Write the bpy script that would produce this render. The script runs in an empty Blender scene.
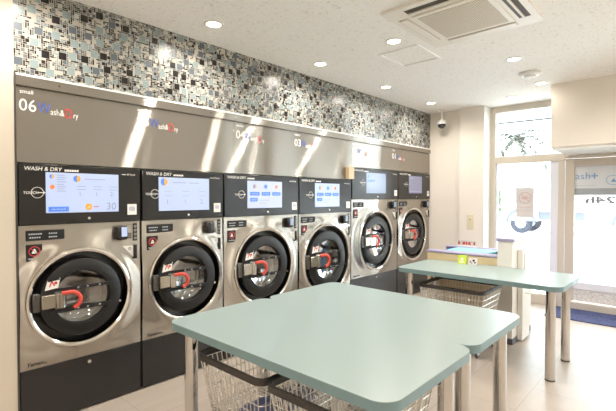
import bpy, math, random
from mathutils import Vector, Matrix
random.seed(7)
C = bpy.context.scene.collection
PI = math.pi

# ------------------------------------------------------------------ materials
def lin(c):
    return tuple(((v/255)/12.92 if v/255 <= .04045 else ((v/255+.055)/1.055)**2.4) for v in c)

def mat(name, rgb, rough=.5, metal=0, var=.04, scale=6, bump=0, bscale=80, emit=None, estr=0, aniso=0, arot=0, coat=0, spec=.5, wave=None):
    m = bpy.data.materials.new(name); m.use_nodes = True
    nt = m.node_tree; N = nt.nodes; L = nt.links
    b = N['Principled BSDF']
    c = lin(rgb)
    tc = N.new('ShaderNodeTexCoord')
    nz = N.new('ShaderNodeTexNoise'); nz.inputs['Scale'].default_value = scale; nz.inputs['Detail'].default_value = 3
    L.new(tc.outputs['Object'], nz.inputs['Vector'])
    mx = N.new('ShaderNodeMix'); mx.data_type = 'RGBA'
    mx.inputs['A'].default_value = tuple(max(0, v*(1-var)) for v in c)+(1,)
    mx.inputs['B'].default_value = tuple(min(1, v*(1+var)) for v in c)+(1,)
    L.new(nz.outputs['Fac'], mx.inputs['Factor'])
    L.new(mx.outputs['Result'], b.inputs['Base Color'])
    b.inputs['Roughness'].default_value = rough; b.inputs['Metallic'].default_value = metal
    b.inputs['Specular IOR Level'].default_value = spec
    if coat: b.inputs['Coat Weight'].default_value = coat; b.inputs['Coat Roughness'].default_value = .1
    if bump:
        n2 = N.new('ShaderNodeTexNoise'); n2.inputs['Scale'].default_value = bscale
        L.new(tc.outputs['Object'], n2.inputs['Vector'])
        bp = N.new('ShaderNodeBump'); bp.inputs['Strength'].default_value = bump; bp.inputs['Distance'].default_value = .01
        L.new(n2.outputs['Fac'], bp.inputs['Height']); L.new(bp.outputs['Normal'], b.inputs['Normal'])
    if wave:      # gentle unevenness of thin sheet metal: (across, along, height)
        mp = N.new('ShaderNodeMapping'); mp.inputs['Scale'].default_value = (wave[0], .3, wave[1])
        g_ = N.new('ShaderNodeNewGeometry'); L.new(g_.outputs['Position'], mp.inputs['Vector'])
        n3 = N.new('ShaderNodeTexNoise'); n3.inputs['Scale'].default_value = 1.0; n3.inputs['Detail'].default_value = 1.5
        L.new(mp.outputs[0], n3.inputs['Vector'])
        bp = N.new('ShaderNodeBump'); bp.inputs['Strength'].default_value = 1; bp.inputs['Distance'].default_value = wave[2]
        L.new(n3.outputs['Fac'], bp.inputs['Height']); L.new(bp.outputs['Normal'], b.inputs['Normal'])
    if aniso:
        t = N.new('ShaderNodeTangent'); t.direction_type = 'UV_MAP'
        an = N.new('ShaderNodeBsdfAnisotropic'); an.inputs['Roughness'].default_value = arot; an.inputs['Anisotropy'].default_value = aniso
        L.new(mx.outputs['Result'], an.inputs['Color']); L.new(t.outputs['Tangent'], an.inputs['Tangent'])
        if wave: L.new(bp.outputs['Normal'], an.inputs['Normal'])
        ms = N.new('ShaderNodeMixShader'); ms.inputs['Fac'].default_value = .8
        L.new(b.outputs[0], ms.inputs[1]); L.new(an.outputs[0], ms.inputs[2]); L.new(ms.outputs[0], N['Material Output'].inputs['Surface'])
    if emit:
        b.inputs['Emission Color'].default_value = lin(emit)+(1,); b.inputs['Emission Strength'].default_value = estr
    return m

def mat_glass(name, tint=(245, 250, 250), refl=.06, rough=.0):
    m = bpy.data.materials.new(name); m.use_nodes = True
    nt = m.node_tree; N = nt.nodes; L = nt.links; N.clear()
    o = N.new('ShaderNodeOutputMaterial'); mx = N.new('ShaderNodeMixShader')
    t = N.new('ShaderNodeBsdfTransparent'); t.inputs['Color'].default_value = lin(tint)+(1,)
    g = N.new('ShaderNodeBsdfGlossy'); g.inputs['Roughness'].default_value = rough
    fr = N.new('ShaderNodeLayerWeight'); fr.inputs['Blend'].default_value = .25
    ma = N.new('ShaderNodeMath'); ma.operation = 'MULTIPLY_ADD'; ma.inputs[1].default_value = .5; ma.inputs[2].default_value = refl
    L.new(fr.outputs['Fresnel'], ma.inputs[0])
    L.new(ma.outputs[0], mx.inputs['Fac']); L.new(t.outputs[0], mx.inputs[1]); L.new(g.outputs[0], mx.inputs[2])
    L.new(mx.outputs[0], o.inputs['Surface'])
    return m

def mat_floor():
    m = bpy.data.materials.new('floor_tile'); m.use_nodes = True
    nt = m.node_tree; N = nt.nodes; L = nt.links; b = N['Principled BSDF']
    tc = N.new('ShaderNodeTexCoord')
    br = N.new('ShaderNodeTexBrick'); br.offset = 0.5; br.inputs['Scale'].default_value = 1
    br.inputs['Brick Width'].default_value = .9; br.inputs['Row Height'].default_value = .45
    br.inputs['Mortar Size'].default_value = .0025; br.inputs['Mortar Smooth'].default_value = .2
    br.inputs['Color1'].default_value = lin((186, 172, 159))+(1,); br.inputs['Color2'].default_value = lin((181, 167, 154))+(1,)
    br.inputs['Mortar'].default_value = lin((152, 139, 128))+(1,)
    L.new(tc.outputs['Object'], br.inputs['Vector'])
    mp = N.new('ShaderNodeMapping'); mp.inputs['Scale'].default_value = (2, 9, 1)
    L.new(tc.outputs['Object'], mp.inputs['Vector'])
    nz = N.new('ShaderNodeTexNoise'); nz.inputs['Scale'].default_value = 1.6; nz.inputs['Detail'].default_value = 6
    L.new(mp.outputs[0], nz.inputs['Vector'])
    mx = N.new('ShaderNodeMix'); mx.data_type = 'RGBA'; mx.blend_type = 'MULTIPLY'; mx.inputs['Factor'].default_value = .22
    L.new(br.outputs['Color'], mx.inputs['A']); L.new(nz.outputs['Fac'], mx.inputs['B'])
    L.new(mx.outputs['Result'], b.inputs['Base Color'])
    b.inputs['Roughness'].default_value = .34
    return m

def mat_ceiling():
    m = bpy.data.materials.new('ceiling_board'); m.use_nodes = True
    nt = m.node_tree; N = nt.nodes; L = nt.links; b = N['Principled BSDF']
    tc = N.new('ShaderNodeTexCoord')
    nz = N.new('ShaderNodeTexNoise'); nz.inputs['Scale'].default_value = 42; nz.inputs['Detail'].default_value = 4; nz.inputs['Distortion'].default_value = 1.2
    L.new(tc.outputs['Object'], nz.inputs['Vector'])
    cr = N.new('ShaderNodeValToRGB')
    cr.color_ramp.elements[0].position = .34; cr.color_ramp.elements[0].color = lin((226, 218, 206))+(1,)
    cr.color_ramp.elements[1].position = .42; cr.color_ramp.elements[1].color = lin((250, 247, 242))+(1,)
    L.new(nz.outputs['Fac'], cr.inputs['Fac']); L.new(cr.outputs['Color'], b.inputs['Base Color'])
    bp = N.new('ShaderNodeBump'); bp.inputs['Strength'].default_value = .35; bp.inputs['Distance'].default_value = .004
    L.new(nz.outputs['Fac'], bp.inputs['Height']); L.new(bp.outputs['Normal'], b.inputs['Normal'])
    b.inputs['Roughness'].default_value = .9
    return m

def mat_grid(name, c0, c1, scale, rough=.6):
    """small perforation pattern for grilles"""
    m = bpy.data.materials.new(name); m.use_nodes = True
    nt = m.node_tree; N = nt.nodes; L = nt.links; b = N['Principled BSDF']
    tc = N.new('ShaderNodeTexCoord')
    br = N.new('ShaderNodeTexBrick'); br.offset = .5; br.inputs['Scale'].default_value = 1
    br.inputs['Brick Width'].default_value = scale; br.inputs['Row Height'].default_value = scale
    br.inputs['Mortar Size'].default_value = scale*.22; br.inputs['Mortar Smooth'].default_value = .1
    br.inputs['Color1'].default_value = lin(c0)+(1,); br.inputs['Color2'].default_value = lin(c0)+(1,); br.inputs['Mortar'].default_value = lin(c1)+(1,)
    L.new(tc.outputs['Object'], br.inputs['Vector']); L.new(br.outputs['Color'], b.inputs['Base Color'])
    b.inputs['Roughness'].default_value = rough
    return m

def mat_carpet(name, a, bcol):
    m = bpy.data.materials.new(name); m.use_nodes = True
    nt = m.node_tree; N = nt.nodes; L = nt.links; b = N['Principled BSDF']
    tc = N.new('ShaderNodeTexCoord'); nz = N.new('ShaderNodeTexNoise'); nz.inputs['Scale'].default_value = 55; nz.inputs['Detail'].default_value = 3
    L.new(tc.outputs['Object'], nz.inputs['Vector'])
    cr = N.new('ShaderNodeValToRGB'); cr.color_ramp.elements[0].position = .38; cr.color_ramp.elements[1].position = .62
    cr.color_ramp.elements[0].color = lin(a)+(1,); cr.color_ramp.elements[1].color = lin(bcol)+(1,)
    L.new(nz.outputs['Fac'], cr.inputs['Fac']); L.new(cr.outputs['Color'], b.inputs['Base Color'])
    b.inputs['Roughness'].default_value = .95
    return m

M = {}
M['floor'] = mat_floor(); M['ceil'] = mat_ceiling()
M['wall'] = mat('cream_wallpaper', (238, 230, 218), .85, var=.015, bump=.15, bscale=180)
M['wall_w'] = mat('white_wall', (238, 233, 226), .8, var=.01)
M['frame'] = mat('beige_aluminium', (204, 194, 178), .45, metal=.15, var=.02)
M['frame_w'] = mat('pale_aluminium', (226, 228, 238), .35, metal=0, var=.02)
M['steel'] = mat('brushed_steel', (160, 154, 145), .5, 1, .02, 3, aniso=.89, arot=.21, wave=(1.3, .6, .004))
M['steel_p'] = mat('pressed_steel', (170, 163, 153), .5, 1, .03, 3, aniso=.80, arot=.22, wave=(1.6, 1.0, .006))
M['polish'] = mat('polished_steel', (222, 218, 212), .12, 1, .02)
M['chrome'] = mat('chrome', (206, 203, 199), .05, 1, .01)
M['wire'] = mat('chromed_wire', (226, 223, 216), .32, 1, .02)
M['case'] = mat('dark_casing', (60, 57, 54), .5, .3)
M['black'] = mat('black_panel', (20, 19, 19), .24, 0, .05, spec=.3)
M['kick'] = mat('black_kick_plate', (18, 17, 19), .35, 0, .05)
M['ring'] = mat('dark_door_plastic', (20, 20, 21), .40, 0, .05, spec=.3)
M['recess'] = mat('dark_recess', (48, 48, 48), .25, 0)
M['drum'] = mat('drum_steel', (190, 186, 176), .4, .3, .45, 9)
M['glass'] = mat_glass('pane_glass')
M['dglass'] = mat_glass('door_glass', (225, 225, 222), .24, .03)
M['hinge'] = mat('hinge_steel', (84, 82, 79), .4, .7)
M['latch'] = mat('latch_metal', (172, 164, 150), .25, .9)
M['strap'] = mat('black_strap', (22, 22, 23), .65, spec=.25)
M['red'] = mat('red_handle', (206, 62, 48), .35)
M['redp'] = mat('red_print', (200, 40, 36), .5)
M['bluep'] = mat('blue_print', (52, 78, 170), .5)
M['whitep'] = mat('white_print', (235, 232, 225), .5, emit=(235, 232, 225), estr=.0)
M['greyp'] = mat('grey_print', (150, 154, 164), .5)
M['lgreyp'] = mat('light_grey_print', (172, 178, 184), .5)
M['lbluep'] = mat('pale_blue_print', (120, 165, 215), .5)
M['white'] = mat('white_plastic', (236, 234, 228), .4, var=.015)
M['bright'] = mat('bright_white_frame', (250, 249, 246), .4, var=.01)
M['offwhite'] = mat('air_unit_plastic', (238, 232, 222), .45, var=.015)
M['slot'] = mat('vent_dark', (70, 64, 56), .7)
M['grille'] = mat_grid('grille_mesh', (150, 138, 118), (216, 206, 188), .014)
M['mint'] = mat('mint_laminate', (138, 157, 155), .30, var=.012, scale=2)
M['mint_e'] = mat('mint_edge', (108, 136, 140), .42, var=.02)
M['rubber'] = mat('black_rubber', (50, 46, 43), .6)
M['wood'] = mat('pale_wood', (216, 192, 148), .5, var=.08, scale=14)
M['mauve'] = mat('mauve_cap', (158, 150, 184), .4, var=.03)
M['blue'] = mat('blue_panel', (84, 88, 176), .5)
M['cyan'] = mat('cyan_plastic', (128, 200, 216), .4)
M['lime'] = mat('lime_card', (190, 216, 50), .5)
M['dkbase'] = mat('dark_skirting', (70, 72, 84), .5)
M['mat'] = mat_carpet('blue_mat_pile', (22, 28, 66), (62, 70, 116))
M['speck'] = mat_carpet('terrazzo', (196, 192, 190), (232, 230, 228))
M['conc'] = mat('concrete', (226, 224, 220), .9, var=.05, scale=.4)
M['swplate'] = mat('switch_plate', (222, 212, 180), .5)
M['lcd'] = mat('screen_glow', (150, 165, 200), .25, emit=(180, 196, 236), estr=.29)
M['lcd_w'] = mat('screen_glow_pale', (150, 160, 200), .2, emit=(186, 196, 230), estr=.29)
M['lcd_g'] = mat('screen_glow_dim', (110, 125, 150), .2, emit=(132, 152, 186), estr=.27)
M['lcd_d'] = mat('screen_glow_grey', (100, 100, 120), .2, emit=(120, 120, 148), estr=.35)
M['icob'] = mat('icon_blue', (50, 100, 200), .3, emit=(80, 125, 210), estr=.32)
M['icoy'] = mat('icon_yellow', (210, 150, 40), .3, emit=(230, 170, 60), estr=.15)
M['icoo'] = mat('icon_orange', (230, 110, 40), .3, emit=(230, 120, 60), estr=.2)
M['icog'] = mat('icon_grey', (100, 106, 130), .3, emit=(140, 150, 185), estr=.35)
M['icow'] = mat('icon_pale', (215, 225, 250), .3, emit=(215, 225, 250), estr=.4)
M['lamp'] = mat('lamp_glow', (255, 240, 215), .5, emit=(255, 238, 210), estr=8)
M['camd'] = mat('smoked_dome', (30, 30, 32), .1)
M['leaf'] = mat('leaf', (70, 100, 40), .6, var=.3)
M['palm'] = mat('palm_leaf', (46, 50, 34), .6, var=.2)
M['trunk'] = mat('trunk', (150, 144, 134), .8)
M['carw'] = mat('white_vehicle_paint', (225, 228, 232), .3)
M['card'] = mat('dark_vehicle_trim', (88, 94, 108), .4)
M['tyre'] = mat('tyre', (44, 48, 62), .7)
M['bld'] = mat('pale_render', (222, 222, 222), .8)
M['bldw'] = mat('far_window', (104, 110, 118), .3)
M['cable'] = mat('cable', (30, 31, 34), .6)
M['frost'] = mat('frosted_film', (226, 230, 234), .6)
M['frostg'] = mat('grey_film', (166, 172, 178), .6)
M['paper'] = mat('notice_paper', (206, 202, 200), .8)
M['tan'] = mat('tan_filler', (206, 182, 146), .6)
M['violet'] = mat('violet_tray', (140, 144, 186), .5)

# ------------------------------------------------------------------ mesh helpers
class MB:
    def __init__(s): s.v = []; s.f = []
    def add(s, vs, fs):
        o = len(s.v); s.v += [tuple(v) for v in vs]; s.f += [tuple(i+o for i in f) for f in fs]; return s
    def box(s, x0, x1, y0, y1, z0, z1, b=0):
        x0, x1 = min(x0, x1), max(x0, x1); y0, y1 = min(y0, y1), max(y0, y1); z0, z1 = min(z0, z1), max(z0, z1)
        if b <= 0:
            vs = [(x, y, z) for z in (z0, z1) for y in (y0, y1) for x in (x0, x1)]
            return s.add(vs, [(0, 2, 3, 1), (4, 5, 7, 6), (0, 1, 5, 4), (1, 3, 7, 5), (3, 2, 6, 7), (2, 0, 4, 6)])
        b = min(b, (x1-x0)/2.01, (y1-y0)/2.01, (z1-z0)/2.01)
        vs = []; idx = {}
        X = (x0, x1); Y = (y0, y1); Z = (z0, z1)
        for i in (0, 1):
            for j in (0, 1):
                for k in (0, 1):
                    sx, sy, sz = (1 if i == 0 else -1), (1 if j == 0 else -1), (1 if k == 0 else -1)
                    for a in range(3):
                        p = [X[i]+sx*b, Y[j]+sy*b, Z[k]+sz*b]
                        p[a] = (X[i], Y[j], Z[k])[a]
                        idx[(i, j, k, a)] = len(vs); vs.append(tuple(p))
        fs = []
        g = lambda i, j, k, a: idx[(i, j, k, a)]
        for q in (0, 1):
            fs.append([g(q, 0, 0, 0), g(q, 1, 0, 0), g(q, 1, 1, 0), g(q, 0, 1, 0)])
            fs.append([g(0, q, 0, 1), g(1, q, 0, 1), g(1, q, 1, 1), g(0, q, 1, 1)])
            fs.append([g(0, 0, q, 2), g(1, 0, q, 2), g(1, 1, q, 2), g(0, 1, q, 2)])
        for p in (0, 1):
            for q in (0, 1):
                fs.append([g(p, q, 0, 0), g(p, q, 1, 0), g(p, q, 1, 1), g(p, q, 0, 1)])
                fs.append([g(p, 0, q, 0), g(p, 1, q, 0), g(p, 1, q, 2), g(p, 0, q, 2)])
                fs.append([g(0, p, q, 1), g(1, p, q, 1), g(1, p, q, 2), g(0, p, q, 2)])
                for r in (0, 1):
                    fs.append([g(p, q, r, 0), g(p, q, r, 1), g(p, q, r, 2)])
        cx, cy, cz = (x0+x1)/2, (y0+y1)/2, (z0+z1)/2
        out = []
        for f in fs:
            a, b_, c = (Vector(vs[f[0]]), Vector(vs[f[1]]), Vector(vs[f[2]]))
            n = (b_-a).cross(c-a); ctr = sum((Vector(vs[i]) for i in f), Vector())/len(f)
            if n.dot(ctr-Vector((cx, cy, cz))) < 0: f = f[::-1]
            out.append(tuple(f))
        return s.add(vs, out)
    def tube(s, pts, r, n=8, closed=False, caps=True):
        pts = [Vector(p) for p in pts]; k = len(pts); vs = []; fs = []
        prev = None
        for i, p in enumerate(pts):
            if closed: t = (pts[(i+1) % k]-pts[i-1])
            else: t = pts[min(i+1, k-1)]-pts[max(i-1, 0)]
            t.normalize()
            if prev is None:
                a = Vector((0, 0, 1)) if abs(t.z) < .9 else Vector((1, 0, 0))
                u = t.cross(a).normalized()
            else:
                u = (prev-t*prev.dot(t)).normalized()
            w = t.cross(u); prev = u
            rr = r[i] if isinstance(r, (list, tuple)) else r
            for j in range(n):
                an = 2*PI*j/n; vs.append(p+u*(rr*math.cos(an))+w*(rr*math.sin(an)))
        m = k if closed else k-1
        for i in range(m):
            i2 = (i+1) % k
            for j in range(n):
                j2 = (j+1) % n
                fs.append((i*n+j, i*n+j2, i2*n+j2, i2*n+j))
        if not closed and caps:
            fs.append(tuple(range(n))[::-1]); fs.append(tuple((k-1)*n+j for j in range(n)))
        return s.add(vs, fs)
    def lathe(s, prof, c, axis='y', n=48, cap0=False, cap1=False):
        """profile of (radius, offset along axis)"""
        vs = []; fs = []; k = len(prof)
        for r, h in prof:
            for j in range(n):
                a = 2*PI*j/n; u, w = r*math.cos(a), r*math.sin(a)
                if axis == 'y': vs.append((c[0]+u, c[1]+h, c[2]+w))
                elif axis == 'z': vs.append((c[0]+u, c[1]+w, c[2]+h))
                else: vs.append((c[0]+h, c[1]+u, c[2]+w))
        for i in range(k-1):
            for j in range(n):
                j2 = (j+1) % n
                fs.append((i*n+j, i*n+j2, (i+1)*n+j2, (i+1)*n+j))
        if cap0: fs.append(tuple(range(n))[::-1])
        if cap1: fs.append(tuple((k-1)*n+j for j in range(n)))
        return s.add(vs, fs)
    def prism(s, poly, z0, z1, f=None):
        """polygon (u,v) extruded w from z0 to z1; f maps (u,v,w) to a point"""
        f = f or (lambda u, v, w: (u, v, w)); n = len(poly)
        vs = [f(u, v, z0) for u, v in poly]+[f(u, v, z1) for u, v in poly]
        fs = [tuple(range(n))[::-1], tuple(range(n, 2*n))]+[(i, (i+1) % n, n+(i+1) % n, n+i) for i in range(n)]
        return s.add(vs, fs)
    def build(s, name, m, parent=None, smooth=40, uv=False, fix=True):
        me = bpy.data.meshes.new(name); me.from_pydata(s.v, [], s.f)
        if fix:
            import bmesh
            bm = bmesh.new(); bm.from_mesh(me); bmesh.ops.recalc_face_normals(bm, faces=bm.faces); bm.to_mesh(me); bm.free()
        me.materials.append(m)
        if smooth:
            me.polygons.foreach_set('use_smooth', [True]*len(me.polygons))
            me.set_sharp_from_angle(angle=math.radians(smooth))
        if uv:
            l = me.uv_layers.new(name='UVMap')
            for lp in me.loops:
                co = me.vertices[lp.vertex_index].co; l.data[lp.index].uv = (co.x, co.z)
        me.update()
        o = bpy.data.objects.new(name, me); C.objects.link(o)
        if parent: o.parent = parent
        return o

def rrect(x0, x1, y0, y1, r, n=6):
    p = []
    for cx, cy, a0 in ((x1-r, y1-r, 0), (x0+r, y1-r, 90), (x0+r, y0+r, 180), (x1-r, y0+r, 270)):
        for i in range(n+1):
            a = math.radians(a0+90*i/n); p.append((cx+r*math.cos(a), cy+r*math.sin(a)))
    return p

def tag(o, label=None, cat=None, group=None, kind=None):
    if label: o['label'] = label
    if cat: o['category'] = cat
    if group: o['group'] = group
    if kind: o['kind'] = kind
    return o
def thing(name, label, cat, loc=(0, 0, 0), rz=0, group=None):
    o = bpy.data.objects.new(name, None); C.objects.link(o); o.empty_display_size = .1
    o.location = loc; o.rotation_euler = (0, 0, rz)
    return tag(o, label, cat, group)
def struct(name, mb, m, **k):
    o = mb.build(name, m, **k); o['kind'] = 'structure'; return o
def kids(o): return [c for c in bpy.data.objects if c.parent == o]
def copy_tree(o, parent=None):
    c = o.copy(); C.objects.link(c)
    if parent: c.parent = parent
    for ch in kids(o): copy_tree(ch, c)
    return c

# text turned into a flat mesh; fm maps (u,v) in the text plane to a point
_tc = {}
def text_geo(s, size, shear=0, thin=0, align='LEFT', space=1.0):
    key = (s, size, shear, thin, align, space)
    if key not in _tc:
        cu = bpy.data.curves.new('t', 'FONT'); cu.body = s; cu.size = size; cu.shear = shear; cu.offset = thin; cu.align_x = align
        cu.space_character = space; cu.resolution_u = 3; cu.fill_mode = 'FRONT'
        ob = bpy.data.objects.new('t', cu); C.objects.link(ob)
        bpy.context.view_layer.update()
        dg = bpy.context.evaluated_depsgraph_get()
        me = ob.evaluated_get(dg).to_mesh()
        _tc[key] = ([tuple(v.co) for v in me.vertices], [tuple(p.vertices) for p in me.polygons])
        ob.evaluated_get(dg).to_mesh_clear()
        bpy.data.objects.remove(ob); bpy.data.curves.remove(cu)
    return _tc[key]
def text_width(s, size, **k):
    v, f = text_geo(s, size, **k); return max(p[0] for p in v) if v else 0
def add_text(mb, s, u, v, size, fm, **k):
    vs, fs = text_geo(s, size, **k); mb.add([fm(p[0]+u, p[1]+v) for p in vs], fs); return mb
FY = lambda y: (lambda u, v: (u, y, v))                 # plane facing -y
FX = lambda x: (lambda u, v: (x, -u, v))                # plane facing -x, u runs toward -y
def quad(mb, u0, u1, v0, v1, fm): return mb.add([fm(u0, v0), fm(u1, v0), fm(u1, v1), fm(u0, v1)], [(0, 1, 2, 3)])
def disc(mb, u, v, r, fm, a0=0, a1=360, n=28, r0=0):
    P = []
    for i in range(n+1):
        a = math.radians(a0+(a1-a0)*i/n); P.append((u+r*math.cos(a), v+r*math.sin(a)))
    if r0 == 0:
        return mb.add([fm(u, v)]+[fm(*p) for p in P], [(0, i+1, i+2) for i in range(n)])
    Q = [(u+(p[0]-u)*r0/r, v+(p[1]-v)*r0/r) for p in P]
    return mb.add([fm(*p) for p in P]+[fm(*q) for q in Q], [(i, i+1, n+2+i, n+1+i) for i in range(n)])
def line(mb, p, q, w, fm):
    d = Vector((q[0]-p[0], q[1]-p[1])); nn = Vector((-d.y, d.x)).normalized()*w/2
    return mb.add([fm(p[0]+nn.x, p[1]+nn.y), fm(p[0]-nn.x, p[1]-nn.y), fm(q[0]-nn.x, q[1]-nn.y), fm(q[0]+nn.x, q[1]+nn.y)], [(0, 1, 2, 3)])

# ------------------------------------------------------------------ room shell
CZ = 2.85; FXP = 6.6
struct('floor', MB().box(-2.4, 6.62, -3.3, 4.1, -.08, 0), M['floor'])
struct('ceiling', MB().box(-2.4, 6.75, -3.3, 4.1, CZ, CZ+.1), M['ceil'])
struct('wall_left', MB().box(-2.4, .695, 3.12, 3.22, 0, CZ), mat('dimmed_wallpaper', (206, 194, 176), .85, var=.015, bump=.15, bscale=180))  # wallpaper copy darkened in colour to offset the strong lamp light here
struct('wall_side', MB().box(-2.5, -2.4, -3.3, 4.1, 0, CZ), M['wall'])
struct('wall_front', MB().box(-2.4, 6.6, -3.4, -3.3, 0, CZ), M['wall'])
struct('wall_back', MB().box(-2.4, 6.75, 4.1, 4.2, 0, CZ), M['wall'])
struct('wall_right', MB().box(6.37, 6.75, 2.63, 4.1, 0, CZ).box(6.30, 6.75, 2.27, 2.63, 0, CZ), M['wall'], smooth=0)
struct('baseboard_right', MB().box(6.355, 6.37, 2.63, 3.12, 0, .07).box(6.285, 6.30, 2.265, 2.645, 0, .07), M['dkbase'], smooth=0)
struct('baseboard_left', MB().box(-2.4, .69, 3.106, 3.12, 0, .07), M['dkbase'])
# solid facade between and above the openings
struct('wall_facade', MB().box(FXP, 6.75, -.98, 1.279, 2.07, CZ).box(FXP, 6.75, -3.3, -2.95, 0, CZ).box(FXP, 6.75, -1.1, -.98, 0, CZ).box(FXP, 6.75, -2.95, -1.1, 2.5, CZ), M['wall_w'], smooth=0)
struct('wall_soffit', MB().box(5.68, FXP, -1.0, 1.257, 2.10, CZ), M['wall'], smooth=0)
struct('trim_2', MB().box(5.70, FXP-.01, -.99, 1.247, 2.07, 2.10), M['white'])

# mosaic bulkhead above the steel header: each small tile is a face of this one surface
def mosaic(x0, x1, z0, z1, y):
    u = .0127; nx = int((x1-x0)/u); nz = int((z1-z0)/u)
    u1 = (x1-x0)/nx; u2 = (z1-z0)/nz
    occ = [[False]*nz for _ in range(nx)]
    cols = [(188, 181, 166), (24, 22, 23), (86, 94, 102), (130, 145, 146), (184, 178, 164), (98, 100, 100)]
    mats = [mat('tile_%s' % n, c, r, var=.05) for n, c, r in zip(('grout', 'black', 'slate', 'sage', 'cream', 'grey'), cols, (.7, .2, .25, .25, .3, .3))]
    vs = []; fs = []; mi = []
    def put(i, j, w, h, m):
        for a in range(w):
            for b in range(h): occ[i+a][j+b] = True
        g = .0016; xa, xb = x0+i*u1+g, x0+(i+w)*u1-g; za, zb = z0+j*u2+g, z0+(j+h)*u2-g
        o = len(vs); vs.extend([(xa, y-.002, za), (xb, y-.002, za), (xb, y-.002, zb), (xa, y-.002, zb)]); fs.append((o, o+1, o+2, o+3)); mi.append(m)
    def free(i, j, w, h):
        return i+w <= nx and j+h <= nz and not any(occ[i+a][j+b] for a in range(w) for b in range(h))
    tries = int(nx*nz*.11)
    for _ in range(tries//3):
        i, j = random.randrange(nx), random.randrange(nz)
        if free(max(0, i-1), max(0, j-1), 6, 6) and free(i, j, 4, 4): put(i, j, 4, 4, random.choices((1, 2, 3), (28, 30, 42))[0])
    for _ in range(tries):
        i, j = random.randrange(nx), random.randrange(nz)
        if free(i, j, 2, 2): put(i, j, 2, 2, random.choices((1, 2, 3, 4, 5), (24, 16, 20, 26, 14))[0])
    for i in range(nx):
        for j in range(nz):
            if occ[i][j]: continue
            w, h = random.choice(((1, 1), (2, 1), (1, 2), (1, 3), (3, 1), (1, 1)))
            if not free(i, j, w, h): w = h = 1
            put(i, j, w, h, random.choices((1, 2, 3, 4, 5), (34, 12, 16, 24, 14))[0])
    o = len(vs)
    vs.extend([(x, yy, z) for z in (z0, z1) for yy in (y, y+.12) for x in (x0, x1)])
    for f in [(0, 2, 3, 1), (4, 5, 7, 6), (0, 1, 5, 4), (1, 3, 7, 5), (3, 2, 6, 7), (2, 0, 4, 6)]:
        fs.append(tuple(o+i for i in f)); mi.append(0)
    me = bpy.data.meshes.new('trim_1'); me.from_pydata(vs, [], fs)
    for m in mats: me.materials.append(m)
    me.polygons.foreach_set('material_index', mi); me.update()
    ob = bpy.data.objects.new('trim_1', me); C.objects.link(ob); ob['kind'] = 'structure'
mosaic(.70, 6.365, 2.285, CZ, 3.145)
struct('trim_3', MB().box(.70, 6.365, 3.13, 3.25, 2.272, 2.285), M['white'])
struct('trim_4', MB().box(.695, .705, 3.115, 3.15, 0, 2.28), M['case'])

# ------------------------------------------------------------------ steel header panels over the machines
heads = [(.705, 2.42, 1.725, 'brushed steel header panel with the numbers 06 and 05, nearest the left wall'),
         (2.42, 4.235, 1.725, 'brushed steel header panel with the numbers 04 and 03, middle of the row'),
         (4.235, 6.365, 1.885, 'brushed steel header panel above the two tallest machines, farthest along')]
hroots = []
for i, (a, b, z, lab) in enumerate(heads):
    t = thing('steel_header_panel', lab, 'wall panel', (a, 3.15, z), 0, 'steel header panels')
    hroots.append((a, z, t)); w = b-a-.003
    MB().box(0, w, 0, .03, 0, 2.205-z, .002).build('panel_sheet', M['steel'], t, uv=True)
    MB().box(0, w, -.018, .03, 2.21-z, 2.272-z, .002).build('cap_rail', M['steel'], t, uv=True)
    for q in range(int((w-.25)/.6)+1):
        MB().lathe([(.005, -.021), (.005, -.018)], (.25+q*.6, 0, 2.245-z), n=10, cap0=True).build('screw', M['case'], t)
def header_text(hi, x, num, sub):
    a, z, t = hroots[hi]; ox = x-a; y = -.0015
    fm = lambda u, v: (u+ox, y, v-z)
    def fit(st, u, v, size, width, nm, m):
        k = width/text_width(st, size); add_text(MB(), st, 0, 0, size, lambda p, q: fm(u+p*k, v+q), thin=0).build(nm, M[m], t, smooth=0)
    fit(num, 0, 2.055, .108, .098, 'number', 'whitep')
    fit(sub, .006, 2.165, .036, .075 if len(sub) < 6 else .085, 'lettering', 'whitep')
    fit('W', .104, 2.055, .098, .078, 'lettering', 'bluep')
    fit('ash&', .178, 2.05, .058, .085, 'lettering', 'whitep')
    fit('D', .264, 2.04, .095, .050, 'lettering', 'redp')
    fit('ry', .318, 2.045, .055, .032, 'lettering', 'whitep')
header_text(0, .725, '06', 'small')
header_text(0, 1.49, '05', 'small')
header_text(1, 2.44, '04', 'medium')
header_text(1, 3.22, '03', 'medium')
header_text(2, 4.26, '02', 'large')
header_text(2, 5.20, '01', 'large')
tag(MB().box(4.125, 4.232, 3.1, 3.149, 1.73, 1.875).build('filler_strip', M['tan']), 'short tan filler strip beside the fifth machine, under the header', 'trim piece')

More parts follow.
